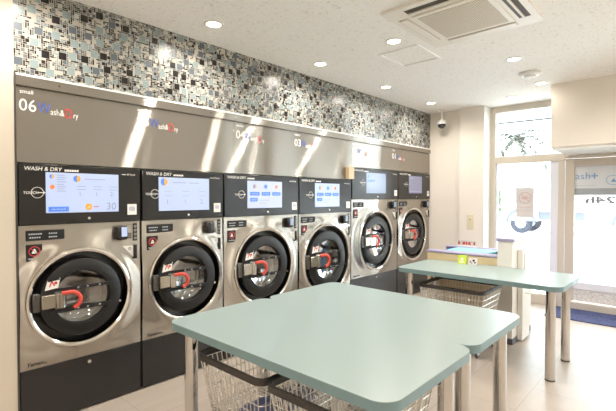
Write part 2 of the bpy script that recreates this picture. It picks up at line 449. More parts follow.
# ------------------------------------------------------------------ washer dryers
def front_panel(w, z0, z1, cx, cz, R):
    """steel sheet with a round opening; the sheet swells softly toward the opening"""
    hw0, hw1, h0, h1 = cx, w-cx, cz-z0, z1-cz
    ang = sorted(set([2*PI*i/96 for i in range(96)]+[math.atan2(s*h, c*x) % (2*PI) for c, x in ((1, hw1), (-1, hw0)) for s, h in ((1, h1), (-1, h0))]))
    n = len(ang); vs = []; fs = []
    T = [0, .05, .12, .22, .35, .5, .7, .9, 1]
    for t in T:
        for a in ang:
            ca, sa = math.cos(a), math.sin(a)
            dx = (hw1 if ca > 0 else hw0)/abs(ca) if abs(ca) > 1e-6 else 1e9
            dz = (h1 if sa > 0 else h0)/abs(sa) if abs(sa) > 1e-6 else 1e9
            d = min(dx, dz); r = R+(d-R)*t
            y = -.020*math.exp(-((r-R)/.075)**2)
            vs.append((cx+ca*r, y, cz+sa*r))
    k = len(T)
    for i in range(k-1):
        for j in range(n):
            j2 = (j+1) % n; fs.append((i*n+j, i*n+j2, (i+1)*n+j2, (i+1)*n+j))
    o = (k-1)*n; e = len(vs)
    for j in range(n): x, y, z = vs[o+j]; vs.append((x, .02, z))
    for j in range(n): j2 = (j+1) % n; fs.append((o+j, o+j2, e+j2, e+j))
    return MB().add(vs, fs)

def screen_page(kind, sc, x0, x1, z0, z1):
    """flat pictures on the touch screen, children of the screen"""
    y = -.0165; w, h = x1-x0, z1-z0; fm = lambda u, v: (x0+u*w, y, z0+v*h)
    asp = w/h
    def dsk(mb, u, v, r, a0=0, a1=360):       # r as a fraction of the screen height
        n = 24; P = [fm(u, v)]+[fm(u+r*math.cos(math.radians(a0+(a1-a0)*i/n))/asp, v+r*math.sin(math.radians(a0+(a1-a0)*i/n))) for i in range(n+1)]
        mb.add(P, [(0, i+1, i+2) for i in range(n)]); return mb
    def txt(mb, s, u, v, size): return add_text(mb, s, 0, 0, size*h, lambda a, b: (x0+u*w+a, y, z0+v*h+b))
    def b(mb, nm, m): mb.build(nm, M[m], sc, smooth=0)
    if kind == 1:
        b(dsk(MB(), .075, .90, .055, 90, 270), 'icon', 'icob'); b(dsk(MB(), .075, .90, .055, -90, 90), 'icon', 'icoy')
        b(dsk(MB(), .08, .64, .055), 'icon', 'icoo')
        g = MB()
        for k in range(4): quad(g, .14, .24+.02*(k % 2), .93-.055*k, .945-.055*k, fm)
        for k in range(4): quad(g, .14, .23+.02*(k % 2), .70-.055*k, .715-.055*k, fm)
        quad(g, .50, .80, .85, .865, fm)
        for k in range(3): quad(g, .40+.23*k, .52+.23*k, .66, .672, fm); quad(g, .40+.23*k, .52+.23*k, .58, .592, fm)
        b(g, 'caption_lines', 'icog')
        b(quad(MB(), .03, .29, .03, .155, fm), 'button', 'icob')
        b(quad(MB(), .07, .25, .08, .10, fm), 'button_caption', 'icow')
        b(dsk(MB(), .40, .86, .085, 90, 270), 'icon', 'icob'); b(dsk(MB(), .40, .86, .085, -90, 90), 'icon', 'icoy')
        for s, u in (('1.', .42), ('1.', .65), ('2.', .87)): b(txt(MB(), s, u, .42, .15), 'numeral', 'icog')
        b(dsk(MB(), .56, .14, .085), 'icon', 'icoy'); b(txt(MB(), 'w', .535, .10, .13), 'icon_letter', 'icow')
        b(quad(MB(), .63, .70, .13, .15, fm), 'caption_lines', 'redp')
        b(txt(MB(), '30', .81, .055, .27), 'numeral', 'icog')
    elif kind == 2:
        b(dsk(MB(), .10, .86, .11, 90, 270), 'icon', 'icob'); b(dsk(MB(), .10, .86, .11, -90, 90), 'icon', 'icoy')
        g = MB(); quad(g, .26, .52, .84, .86, fm); quad(g, .58, .78, .84, .86, fm)
        for k in range(3): quad(g, .10+.34*k, .24+.34*k, .58, .592, fm); quad(g, .10+.34*k, .24+.34*k, .44, .452, fm)
        b(g, 'caption_lines', 'icog')
        for s, u in (('1.', .13), ('1.', .47), ('2.', .80)): b(txt(MB(), s, u, .20, .2), 'numeral', 'icog')
    elif kind == 3:
        b(dsk(MB(), .20, .80, .085, 90, 270), 'icon', 'icob'); b(dsk(MB(), .20, .80, .085, -90, 90), 'icon', 'icoy')
        b(dsk(MB(), .51, .80, .08), 'icon', 'icob'); b(dsk(MB(), .82, .80, .07), 'icon', 'icoo')
        for u0, u1, v in ((.07, .33, .46), (.39, .64, .46), (.70, .95, .46), (.07, .28, .24)):
            b(quad(MB(), u0, u1, v, v+.14, fm), 'button', 'icob'); b(quad(MB(), u0+.04, u1-.04, v+.055, v+.075, fm), 'button_caption', 'icow')
        b(quad(MB(), .34, .50, .17, .19, fm), 'caption_line', 'icog'); b(quad(MB(), .34, .62, .28, .295, fm), 'caption_line', 'icog')
    elif kind == 4:
        g = MB(); dsk(g, .10, .82, .07)
        for k in range(3): quad(g, .05+.13*k, .14+.13*k, .55, .66, fm)
        b(g, 'icon', 'icob')
        g = MB()
        for k in range(4): quad(g, .30, .8-.1*(k % 2), .88-.09*k, .895-.09*k, fm)
        quad(g, .08, .92, .12, .14, fm); quad(g, .08, .70, .22, .24, fm)
        b(g, 'caption_lines', 'icog')
    else:
        b(quad(MB(), .08, .3, .86, .89, fm), 'caption_line', 'icog'); b(quad(MB(), .1, .9, .1, .12, fm), 'caption_line', 'icog')

def machine(x0, x1, zs, zp, zt, cxw, cz, R, scr, kind, lcd, label, depth=.85):
    """zs: bottom of the steel sheet, zp: bottom of the control panel, zt: top; scr: screen in world x and z"""
    w = x1-x0
    t = thing('washer_dryer', label, 'washing machine', (x0, 3.15, 0), 0, 'coin operated washer dryers')
    cx = cxw-x0
    MB().box(.004, w-.004, .022, depth, .02, zt-.005).build('body', M['case'], t) if False else None
    # casing with an open round mouth: four walls, back, and a frame behind the sheet
    c = MB().box(.004, .02, .021, depth, .01, zt-.004).box(w-.02, w-.004, .021, depth, .01, zt-.004).box(.02, w-.02, .021, depth, zt-.02, zt-.004)
    c.box(.02, w-.02, .021, depth, .01, .03).box(.02, w-.02, depth-.02, depth, .03, zt-.02)
    c.build('casing', M['case'], t)
    front_panel(w-.012, zs+.002, zp-.002, cx-.006, cz, R*.985).build('front_panel', M['steel_p'], t, uv=True).location = (.006, 0, 0)
    kp = MB().box(.006, w-.006, .0, .02, .012, zs-.002, .003).build('kick_panel', M['kick'], t)
    MB().lathe([(.0, -.006), (.012, -.006), (.014, -.003), (.014, 0)], (w/2+.02, 0, zs-.045), n=16).build('lock', M['polish'], kp)
    # control panel
    cp = MB().box(.005, w-.005, -.014, .02, zp+.001, zt-.004, .004).build('control_panel', M['black'], t)
    yt = -.0148; fm = FY(yt); H = zt-zp; k = 1
    add_text(MB(), 'WASH & DRY', .035, zt-.046, .036, fm, shear=.18).build('lettering', M['whitep'], cp, smooth=0)
    tw = text_width('WASH & DRY', .036, shear=.18)
    g = MB()
    for q in range(6): quad(g, .05+tw+q*.015, .05+tw+q*.015+.012, zt-.046, zt-.033, fm)
    g.build('lettering', M['whitep'], cp, smooth=0)
    g = MB(); line(g, (w-.145, zt-.050), (w-.115, zt-.050), .004, fm); add_text(g, 'SF Small' if w < .9 else 'SF Large', w-.108, zt-.056, .019, fm); g.build('lettering', M['whitep'], cp, smooth=0)
    sx0, sx1, sz0, sz1 = scr[0]-x0, scr[1]-x0, scr[2], scr[3]
    # TOUCH sign with its ring, left of the screen
    zc = (sz0+sz1)/2+.0; ux = max(.03, sx0-.135) if w < .9 else sx0-.15
    g = MB(); add_text(g, 'TOUCH', ux, zc-.009, .024, fm, shear=.1); disc(g, ux+.08, zc, .036, fm, r0=.0335); quad(g, ux+.085, ux+.115, zc-.002, zc+.002, fm)
    g.add([fm(ux+.115, zc-.008), fm(ux+.128, zc), fm(ux+.115, zc+.008)], [(0, 1, 2)])
    g.build('touch_sign', M['whitep'], cp, smooth=0)
    MB().lathe([(0, -.020), (.009, -.019), (.010, -.015)], ((sx0+sx1)/2+.03, 0, zp+.035), n=14).build('lock', M['polish'], cp)
    lb = MB().box(w-.105, w-.035, -.0155, -.0135, zp+.05, zp+.13).build('contactless_label', M['white'], cp)
    g = MB(); lx, lz = w-.07, zp+.095; f2 = FY(-.0162)
    for r in (.012, .021):
        disc(g, lx, lz, r, f2, 120, 240, 10, r-.004); disc(g, lx, lz, r, f2, -60, 60, 10, r-.004)
    line(g, (lx, lz-.02), (lx, lz+.02), .004, f2)
    g.build('contactless_mark', M['bluep'], cp, smooth=0)
    # touch screen
    sc = MB().box(sx0, sx1, -.0158, -.01, sz0, sz1, .001).build('screen', M[lcd], t)
    screen_page(kind, sc, sx0, sx1, sz0, sz1)
    # bezel and recess
    MB().lathe([(R*1.015, -.017), (R*1.0, -.030), (R*.965, -.034), (R*.93, -.026), (R*.915, -.004), (R*.91, .03)], (cx, 0, cz), n=72).build('bezel_ring', M['polish'], t)
    rc = MB().lathe([(R*.90, .085), (R*.52, .09)], (cx, 0, cz), n=64).build('door_recess', M['recess'], t)
    MB().lathe([(R*.91, .028), (R*.90, .086)], (cx, 0, cz), n=72).build('recess_wall', M['polish'], rc)
    MB().lathe([(R*.52, .09), (R*.56, .12), (R*.56, .55), (R*.3, .58), (0.001, .58)], (cx, 0, cz), n=48).build('drum', M['drum'], t)
    # door
    d = MB().lathe([(R*.79, .075), (R*.80, .02), (R*.795, -.012), (R*.78, -.024), (R*.75, -.029), (R*.60, -.034), (R*.545, -.032), (R*.53, -.024), (R*.525, .01), (R*.51, .06)], (cx, 0, cz), n=72).build('door', M['ring'], t)
    MB().lathe([(R*.525, .004), (R*.42, .022), (R*.28, .036), (R*.12, .043), (.001, .045)], (cx, 0, cz), n=48).build('door_glass', M['dglass'], d)
    hh = R*.21
    for s_, dz in ((1, .012), (-1, -.012)):
        st = MB().box(cx-R*.60, cx+R*.56, -.042, -.034, cz+s_*hh-.012, cz+s_*hh+.010, .001)
        so = st.build('strap', M['strap'], d)
    for s_ in (1, -1):
        for q in (-.12, .06, .3): MB().box(cx+R*q, cx+R*q+R*.035, -.0435, -.041, cz+s_*hh-.004, cz+s_*hh+.004).build('strap_stud', M['lgreyp'], d)
    MB().box(cx-R*.90, cx-R*.77, -.036, -.0, cz-hh*.85, cz+hh*.85, .006).build('hinge_plate', M['hinge'], d)
    MB().box(cx-R*.77, cx-R*.52, -.062, -.03, cz-hh*.62, cz+hh*.68, .005).box(cx-R*.52, cx-R*.46, -.066, -.03, cz-hh*.7, cz+hh*.75, .004).box(cx-R*.46, cx-R*.37, -.056, -.03, cz-hh*.75, cz+hh*.7, .004).build('latch', M['latch'], d)
    P = []
    hr = R*.165
    for i in range(17):
        a = math.radians(105-175*i/16); P.append((cx-R*.27+hr*1.05*math.cos(a), -.066-.012*math.sin(PI*i/16), cz-.004+hr*math.sin(a)))
    P = [(cx-R*.40, -.05, P[0][2]-.004)]+P
    MB().tube(P, R*.042, 10).build('handle', M['red'], d)
    f3 = FY(-.0405); sk = MB(); u0, v0 = cx-R*.70, cz+hh*1.08
    sk.prism([(u0, v0), (u0+R*.23, v0+R*.03), (u0+R*.27, v0+R*.22), (u0+R*.05, v0+R*.19)], -.0385, -.041, lambda u, v, w_: (u, w_, v))
    sk.build('warning_sticker', M['white'], d, smooth=0)
    g = MB(); f4 = FY(-.0416)
    line(g, (u0+R*.08, v0+R*.06), (u0+R*.12, v0+R*.17), R*.025, f4); line(g, (u0+R*.12, v0+R*.17), (u0+R*.17, v0+R*.07), R*.025, f4); disc(g, u0+R*.19, v0+R*.13, R*.03, f4)
    g.build('warning_mark', M['redp'], d, smooth=0)
    line(MB(), (u0+R*.055, v0+R*.175), (u0+R*.258, v0+R*.203), R*.035, f4).build('warning_band', M['strap'], d, smooth=0)
    MB().lathe([(0, -.05), (.008, -.05), (.01, -.04), (.01, -.03)], (cx+R*.73, 0, cz-hh), n=12).build('door_pin', M['polish'], d)
    # plates on the steel sheet
    z1 = zp-.035
    pl = MB().box(.045, .27, -.006, .002, z1-.066, z1, .002).build('information_plate', M['strap'], t)
    g = MB(); f5 = FY(-.0066)
    for a, b, zz in ((.06, .15, .022), (.175, .235, .022), (.065, .14, .045), (.175, .23, .045)):
        for q in range(int((b-a)/.013)): quad(g, a+q*.013, a+q*.013+.009, z1-zz-.005, z1-zz+.003, f5)
    g.build('lettering', M['lgreyp'], pl, smooth=0)
    wl = MB().box(.045, .137, -.006, .002, z1-.20, z1-.09, .002).build('warning_label', M['strap'], t)
    wx, wz = .091, z1-.135
    g = MB(); g.add([f5(wx+a*.75, wz+b*.75) for a, b in ((-.021, -.018), (.021, -.018), (.012, .004), (.009, .014), (0, .023), (-.009, .014), (-.012, .004))], [(0, 1, 2, 3, 4, 5, 6)])
    g.build('figure_print', M['whitep'], wl, smooth=0); g = MB()
    for q in range(5): quad(g, .058+q*.014, .069+q*.014, z1-.187, z1-.179, f5)
    g.build('lettering', M['lgreyp'], wl, smooth=0)
    g = MB(); f6 = FY(-.0072); disc(g, wx, wz, .033, f6, r0=.028); line(g, (wx-.021, wz+.021), (wx+.021, wz-.021), .004, f6)
    g.build('prohibition_mark', M['redp'], wl, smooth=0)
    # card reader, buttons, coin return
    rx = w-.20
    cr = MB().box(rx, rx+.085, -.05, .0, z1-.10, z1+.005, .012).build('card_reader', M['black'], t)
    MB().box(rx+.034, rx+.076, -.053, -.049, z1-.075, z1-.005, .002).build('reader_display', M['lcd'] if kind == 1 else M['lcd_g'] if kind > 2 else M['recess'], cr)
    kb = MB().box(rx+.092, rx+.133, -.005, .002, z1-.10, z1+.01, .002).build('keypad', M['steel_p'], t)
    g = MB()
    for q in range(3):
        for p in range(2): g.box(rx+.098+p*.016, rx+.110+p*.016, -.007, -.004, z1-.092+q*.014, z1-.082+q*.014)
    g.build('keypad_button', M['case'], kb)
    bs = MB().box(rx+.142, rx+.172, -.006, .002, z1-.115, z1+.018, .002).build('indicator_strip', M['strap'], t)
    g = MB()
    for q in range(4): disc(g, rx+.157, z1-.095+q*.03, .009, FY(-.0066), r0=.006)
    g.build('indicator_ring', M['lgreyp'], bs, smooth=0)
    ct = MB().prism([(rx+.06, z1-.15), (rx+.14, z1-.15), (rx+.14, z1-.24)], -.008, .0, lambda u, v, w_: (u, w_, v)).build('coin_return', M['white'], t, smooth=0)
    MB().box(rx+.14, rx+.165, -.02, .0, z1-.25, z1-.145, .003).build('coin_slot', M['strap'], ct)
    disc(MB(), rx+.112, z1-.172, .011, FY(-.009), r0=.007).build('coin_mark', M['case'], ct, smooth=0)
    # maker's lettering low on the sheet
    add_text(MB(), 'Yamamoto', .04, zs+.022, .034, FY(-.0012), shear=.25, thin=.0008).build('lettering', M['strap'], t, smooth=0)
    return t

machine(.71, 1.513, .38, 1.320, 1.722, 1.085, .812, .338, (.868, 1.342, 1.397, 1.667), 1, 'lcd',
        'steel front loading washer dryer below 06, screen reading 30, nearest the left wall')
machine(1.519, 2.287, .38, 1.320, 1.722, 1.912, .822, .345, (1.66, 2.132, 1.393, 1.663), 2, 'lcd',
        'steel washer dryer below 05, second from the left wall, screen with three grey numerals')
machine(2.293, 3.276, .38, 1.320, 1.722, 2.785, .815, .385, (2.564, 3.022, 1.397, 1.661), 3, 'lcd_w',
        'wide steel washer dryer below 04, third from the left wall, blue screen buttons')
machine(3.282, 4.226, .38, 1.320, 1.722, 3.755, .78, .42, (3.538, 3.983, 1.393, 1.663), 3, 'lcd',
        'wide steel washer dryer, fourth from the left wall, behind far corner of the double table')
machine(4.236, 5.352, .465, 1.475, 1.88, 4.79, .925, .405, (4.551, 5.022, 1.557, 1.827), 4, 'lcd_g',
        'tall bright steel washer dryer, fifth from the left wall, before the grey screened last one')
machine(5.358, 6.355, .465, 1.475, 1.88, 5.80, .945, .40, (5.664, 6.071, 1.565, 1.825), 5, 'lcd_d',
        'tall tan-tinted washer dryer with dull grey screen, beside the right wall')

# ------------------------------------------------------------------ mint tables
def make_table(W, D, h=.79):
    t = thing('folding_table', '-', 'table', (0, 0, 0), 0, 'mint laundry folding tables')
    th = .042; r = .085
    MB().prism(rrect(.0, W, .0, D, r, 10), h-.003, h).build('tabletop', M['mint'], t, smooth=30)
    MB().prism(rrect(.0, W, .0, D, r, 10), h-th, h-.003).build('edge_band', M['mint_e'], t, smooth=30)
    for sx in (.1, W-.1):
        for sy in (.1, D-.1):
            lg = MB().lathe([(.038, .012), (.038, h-th-.004)], (sx, sy, 0), 'z', 32).build('leg', M['chrome'], t)
            MB().lathe([(.0, 0), (.036, 0), (.0385, .004), (.0385, .013), (.0, .013)], (sx, sy, 0), 'z', 28).build('foot', M['rubber'], lg)
            MB().lathe([(.0, h-th-.006), (.055, h-th-.006), (.055, h-th)], (sx, sy, 0), 'z', 28).build('mounting_plate', M['chrome'], lg)
    return t
tb = make_table(.76, 1.485); tb.location = (1.222, .745, 0)
tag(tb, 'mint green folding table nearest the camera, two laundry carts beneath it')
t2 = copy_tree(tb); t2.location = (1.9822, .745, 0)
tag(t2, 'mint green folding table pushed against the far side of the nearest table')
t3 = copy_tree(tb); t3.location = (3.755, .74, 0)
tag(t3, 'mint green folding table standing apart by the low partition near the window')

# ------------------------------------------------------------------ laundry carts
def make_cart(L, W):
    """L along x, W along y, origin in the middle of the floor print"""
    t = thing('laundry_cart', '-', 'laundry cart', (0, 0, 0), 0, 'wire laundry carts')
    zr, zb = .62, .33; a, b = L/2, W/2; wr = .0028
    def ring(z, k, r=.05): return [(x, y, z) for x, y in rrect(-a+k, a-k, -b+k, b-k, max(.02, r-k*.5), 4)]
    bm = MB()
    for i in range(6):
        z = zr-.02-(zr-.02-zb)*i/5; k = .012+.045*i/5
        bm.tube(ring(z, k), wr if i < 5 else .004, 5, closed=True)
    k0, k1 = .012, .057
    nx, ny = int(L/.036), int(W/.036)
    for i in range(nx+1):
        f = -1+2*i/nx
        for s in (1, -1):
            bm.tube([(f*(a-k0-.03), s*(b-k0), zr-.015), (f*(a-k1-.02), s*(b-k1), zb)], wr, 5)
        bm.tube([(f*(a-k1-.02), -(b-k1), zb), (f*(a-k1-.02), (b-k1), zb)], wr, 5)
    for i in range(ny+1):
        f = -1+2*i/ny
        for s in (1, -1):
            bm.tube([(s*(a-k0), f*(b-k0-.03), zr-.015), (s*(a-k1), f*(b-k1-.02), zb)], wr, 5)
    for i in range(5):
        y = (-1+2*i/4)*(b-k1)*.8; bm.tube([(-(a-k1), y, zb-.003), (a-k1, y, zb-.003)], wr, 5)
    bm.build('basket', M['wire'], t)
    # bumper: flat rubber band round the rim
    bu = MB(); o = rrect(-a, a, -b, b, .06, 6); n = len(o); q = rrect(-a+.018, a-.018, -b+.018, b-.018, .045, 6)
    prof = [(0, -.016), (0, .014), (.35, .02), (1, .016), (1, -.016)]
    vs = []
    for f, dz in prof:
        for i in range(n): vs.append((o[i][0]+(q[i][0]-o[i][0])*f, o[i][1]+(q[i][1]-o[i][1])*f, zr+dz))
    fs = []; kk = len(prof)
    for p in range(kk):
        p2 = (p+1) % kk
        for i in range(n): fs.append((p*n+i, p*n+(i+1) % n, p2*n+(i+1) % n, p2*n+i))
    bu.add(vs, fs).build('bumper_rim', M['rubber'], t)
    fr = MB(); zz = .10; ax, by = a-.07, b-.06
    fr.tube([(x, y, zz) for x, y in rrect(-ax, ax, -by, by, .04, 4)], .010, 8, closed=True)
    for sx in (1, -1):
        for sy in (1, -1): fr.tube([(sx*(ax-.005), sy*(by-.005), zz), (sx*(ax-.005), sy*(by-.005), zb+.005)], .009, 8)
        fr.tube([(sx*(ax-.005), -by, zb-.012), (sx*(ax-.005), by, zb-.012)], .008, 8)
    fr.build('base_frame', M['chrome'], t)
    for sx in (1, -1):
        for sy in (1, -1):
            cx, cy = sx*(ax-.01), sy*(by-.01)
            cs = MB().tube([(cx, cy, .095), (cx, cy, .07)], .008, 8).box(cx-.014, cx-.011, cy-.018, cy+.018, .03, .075).box(cx+.011, cx+.014, cy-.018, cy+.018, .03, .075).box(cx-.014, cx+.014, cy-.018, cy+.018, .072, .076).build('caster', M['chrome'], t)
            MB().lathe([(.0, -.009), (.03, -.009), (.033, -.005), (.033, .005), (.03, .009), (0, .009)], (cx, cy, .033), 'x', 20).build('wheel', M['rubber'], cs)
    return t
c1 = make_cart(.66, .56); c1.location = (1.615, 1.755, 0)
tag(c1, 'wire laundry cart with black bumper rim under the nearest table, a violet tray in it')
c2 = copy_tree(c1); c2.location = (1.615, 1.185, 0); tag(c2, 'empty wire laundry cart with black rim under the nearest table, closer to the camera end')
c3 = copy_tree(c1); c3.location = (4.135, 1.71, 0); c3.rotation_euler = (0, 0, PI/2)
tag(c3, 'wire laundry cart with black rim under the table by the partition')
tr = MB().prism(rrect(1.36, 1.80, 1.575, 1.76, .03), .335, .343)
for p, q in (((1.36, 1.365), (1.6, 1.735)), ((1.795, 1.80), (1.6, 1.735))): tr.box(p[0], p[1], q[0], q[1], .343, .385)
tr.box(1.385, 1.775, 1.575, 1.58, .343, .385).box(1.385, 1.775, 1.755, 1.76, .343, .385)
tag(tr.build('laundry_tray', M['violet'], smooth=0), 'flat violet tray lying in the wire cart farther from the camera', 'tray')

# ------------------------------------------------------------------ low partition by the window
pt = thing('low_partition', 'cream partition post with low wooden walls and mauve padded caps beside the separate table', 'partition', (4.52, 1.33, 0))
MB().box(0, .66, 0, .15, .0, 1.05, .004).build('end_post', M['wall_w'], pt)
MB().prism(rrect(-.012, .672, -.012, .162, .02), 1.05, 1.08).build('post_cap', M['mauve'], pt)
MB().box(0.002, .06, .15, .93, .06, .868, .003).build('front_wall', M['wood'], pt)
MB().box(-.008, .075, .15, .94, .868, .90, .012).build('front_cap', M['mauve'], pt)
MB().box(.62, .68, .15, .98, .06, .862, .003).build('rear_wall', M['blue'], pt)
MB().box(.61, .69, .15, .99, .862, .893, .012).build('rear_cap', M['mauve'], pt)
MB().box(.002, .658, -.004, .0, .0, .06).box(-.004, .0, -.004, .93, 0, .06).box(.06, .62, .925, .93, 0, .06).build('skirting', M['dkbase'], pt, smooth=0)
wp = MB().box(.15, .40, -.055, -.004, .02, .96, .003).build('side_board', M['white'], pt)
MB().box(.19, .34, -.066, -.055, .72, .92, .003).build('leaflet_holder', M['white'], wp)
g = MB()
for q in range(5): quad(g, .205, .325, .75+q*.03, .757+q*.03, FY(-.0665))
g.build('leaflet_print', M['lgreyp'], wp, smooth=0)
MB().tube([(.24, -.055, .50), (.24, -.16, .505), (.27, -.19, .51), (.36, -.19, .51), (.39, -.16, .505), (.39, -.055, .50)], .008, 8).build('white_rail', M['white'], wp)
cb = thing('plastic_basket', 'cyan plastic basket standing behind the low wooden partition wall', 'basket', (4.96, 1.92, 0))
MB().box(-.155, .155, -.24, .22, .0, .865, .012).build('basket_body', M['cyan'], cb)
MB().box(-.17, .17, -.255, .235, .865, .88, .006).build('basket_rim', M['cyan'], cb)
sg = thing('acrylic_sign', 'small clear sign with red lettering standing on the rear partition cap', 'sign', (5.17, 2.06, .893))
MB().box(-.015, .015, -.12, .12, 0, .008).build('sign_base', M['white'], sg)
MB().box(-.002, .002, -.115, .115, .008, .07).build('sign_plate', M['glass'], sg)
g = MB()
for a, b in ((-.105, -.085), (-.05, -.02), (-.012, .012), (.02, .05), (.085, .105)): quad(g, a, b, .02, .055, FX(-.003))
g.build('lettering', M['redp'], sg, smooth=0)
# two cards at the back of the separate table
cd = thing('card_box', 'lime green folded card standing at the back edge of the separate table', 'card', (4.44, 1.81, .79))
MB().prism([(-.03, 0), (.03, 0), (.002, .09), (-.002, .09)], -.045, .045, lambda u, v, w: (u, w, v)).build('card_body', M['lime'], cd, smooth=0)
g = MB(); fm = lambda u, v: (-.03+.028*v/.09-.0012, -u, v)
quad(g, -.03, .03, .015, .025, fm); disc(g, 0, .05, .014, fm); g.build('card_print', M['white'], cd, smooth=0)
cw = thing('card_box', 'white card with dark spots standing right of the lime green card', 'card', (4.44, 1.70, .79))
MB().prism([(-.03, 0), (.03, 0), (.002, .07), (-.002, .07)], -.045, .045, lambda u, v, w: (u, w, v)).build('card_body', M['paper'], cw, smooth=0)
g = MB(); fm = lambda u, v: (-.03+.028*v/.07-.0012, -u, v)
for u, v, r in ((-.02, .03, .008), (.012, .045, .012), (.028, .025, .009), (-.005, .018, .006)): disc(g, u, v, r, fm)
g.build('card_print', M['strap'], cw, smooth=0)

# ------------------------------------------------------------------ window and doors
X0 = 6.55
def frame(name, boxes, m=None):
    mb = MB()
    for b in boxes: mb.box(*b, .004)
    return struct(name, mb, m or M['frame'])
w1 = frame('window_1', [(X0, 6.68, 2.185, 2.268, 0.0, 2.85), (X0, 6.68, 1.28, 2.185, 2.76, 2.85), (X0, 6.68, 1.28, 2.185, 2.0, 2.105), (X0, 6.68, 1.283, 1.355, 0, 2.0), (X0, 6.68, 1.28, 1.32, 2.105, 2.76), (X0, 6.68, 1.355, 2.185, 0, .14)])
MB().box(X0+.02, 6.66, 1.355, 1.455, .14, 2.0, .004).build('window_stile', M['frame_w'], w1)
MB().box(6.61, 6.616, 1.455, 2.165, .14, 2.0).build('window_pane', M['glass'], w1)
MB().box(6.61, 6.616, 1.32, 2.185, 2.105, 2.76).build('window_pane', M['glass'], w1)
MB().box(X0+.03, 6.65, 2.165, 2.185, .14, 2.0).build('window_stile', M['frame_w'], w1)
struct('trim_5', MB().box(6.30, X0, 2.262, 2.272, 0, 2.85), M['white'])
fr = frame('trim_6', [(X0, 6.68, -.98, 1.279, 2.028, 2.07), (X0, 6.68, -.98, -.90, 0, 2.03), (6.53, 6.72, -.90, 1.279, 0, .095)])
def door(name, y0, y1):
    d = frame(name, [(6.58, 6.64, y1-.105, y1, .105, 2.022), (6.58, 6.64, y0, y0+.10, .105, 2.022), (6.58, 6.64, y0+.1, y1-.105, 1.92, 2.022)])
    MB().box(6.58, 6.64, y0+.1, y1-.105, .265, .365, .006).build('bottom_rail', M['frame_w'], d)
    MB().box(6.59, 6.63, y0+.1, y1-.105, .105, .265).build('bottom_panel', M['speck'], d)
    MB().box(6.607, 6.613, y0+.1, y1-.105, .365, 1.92).build('door_pane', M['glass'], d)
    return d
d1 = door('door_1', .19, 1.275); d2 = door('door_2', -.895, .18)
# films and lettering on the door glass
MB().box(6.602, 6.606, .29, 1.17, 1.62, 1.92).build('white_film', M['frost'], d1)
MB().box(6.602, 6.606, .29, 1.17, 1.53, 1.62).build('grey_film', M['frostg'], d1)
fm = FX(6.6005)
def wide(st, u0, u1, v, size, m, thin=0):
    k = (u1-u0)/text_width(st, size)
    add_text(MB(), st, 0, 0, size, lambda p, q: fm(u0+p*k, v+q), thin=thin).build('lettering', M[m], d1, smooth=0)
wide('ash', -1.165, -.995, 1.745, .125, 'lbluep')
g = MB(); g.add([fm(-.947+a, 1.784+b) for a, b in ((-.038, -.008), (-.008, -.008), (-.008, -.038), (.008, -.038), (.008, -.008), (.038, -.008), (.038, .008), (.008, .008), (.008, .038), (-.008, .038), (-.008, .008), (-.038, .008))], [tuple(range(12))])
g.build('lettering', M['lbluep'], d1, smooth=0)
g = MB()
for q in range(16): quad(g, -1.15+q*.014, -1.142+q*.014, 1.655, 1.662, fm)
g.build('lettering', M['lgreyp'], d1, smooth=0)
g = MB(); P = rrect(-.82, -.60, 1.665, 1.785, .055, 8); Q = rrect(-.814, -.606, 1.671, 1.779, .05, 8); n = len(P)
g.add([fm(*p) for p in P]+[fm(*q) for q in Q], [(i, (i+1) % n, n+(i+1) % n, n+i) for i in range(n)])
g.build('door_mark', M['lbluep'], d1, smooth=0)
g = MB(); g.add([fm(-.775, 1.70), fm(-.71, 1.70), fm(-.742, 1.748)], [(0, 1, 2)]); g.build('door_mark', M['lbluep'], d1, smooth=0)
wide('24h', -.715, -1.035, 1.425, .125, 'greyp', .0052)
frame('window_2', [(X0, 6.68, -2.95, -2.88, 0, 2.5), (X0, 6.68, -1.17, -1.1, 0, 2.5), (X0, 6.68, -2.88, -1.17, 2.43, 2.5), (X0, 6.68, -2.88, -1.17, 0, .12), (X0, 6.68, -2.06, -1.99, .12, 2.43)])
MB().box(6.61, 6.616, -2.88, -1.17, .12, 2.43).build('window_pane', M['glass'], bpy.data.objects['window_2'])
# notice on the lower window pane
nt_ = thing('paper_notice', 'pale paper notice with a red prohibition circle stuck on the window glass', 'notice', (6.6, 1.785, 1.21))
MB().box(.004, .008, -.12, .12, 0, .43).build('paper_sheet', M['paper'], nt_)
fm = FX(.003)
g = MB(); disc(g, 0, .285, .085, fm, r0=.074); line(g, (-.055, .34), (.055, .23), .011, fm); line(g, (-.05, .285), (.05, .285), .016, fm); line(g, (-.02, .25), (.03, .32), .012, fm)
g.build('prohibition_mark', mat('faded_red_print', (206, 160, 158), .7), nt_, smooth=0)
g = MB()
for q in range(9): quad(g, -.095+q*.021, -.08+q*.021, .14, .16, fm)
for q in range(11): quad(g, -.09+q*.0165, -.079+q*.0165, .095, .105, fm)
g.build('lettering', mat('faded_red_text', (206, 176, 172), .7), nt_, smooth=0)
tag(MB().prism(rrect(5.93, 6.525, -.85, 1.37, .03), 0, .012).build('door_mat', M['mat'], smooth=0), 'blue speckled door mat on the floor inside the glass door', 'mat')

# switch plate on the pillar
sw = thing('switch_plate', 'cream key switch plate on the pillar left of the window', 'switch', (6.30, 2.455, 1.02))
MB().box(-.008, 0, -.05, .05, 0, .22, .003).build('cover_plate', M['swplate'], sw)
MB().box(-.013, -.008, -.02, .02, .10, .17, .003).build('key_block', M['swplate'], sw)
MB().lathe([(.0, -.016), (.009, -.016), (.009, -.012)], (0, 0, .15), 'x', 14).build('key_barrel', M['case'], sw)

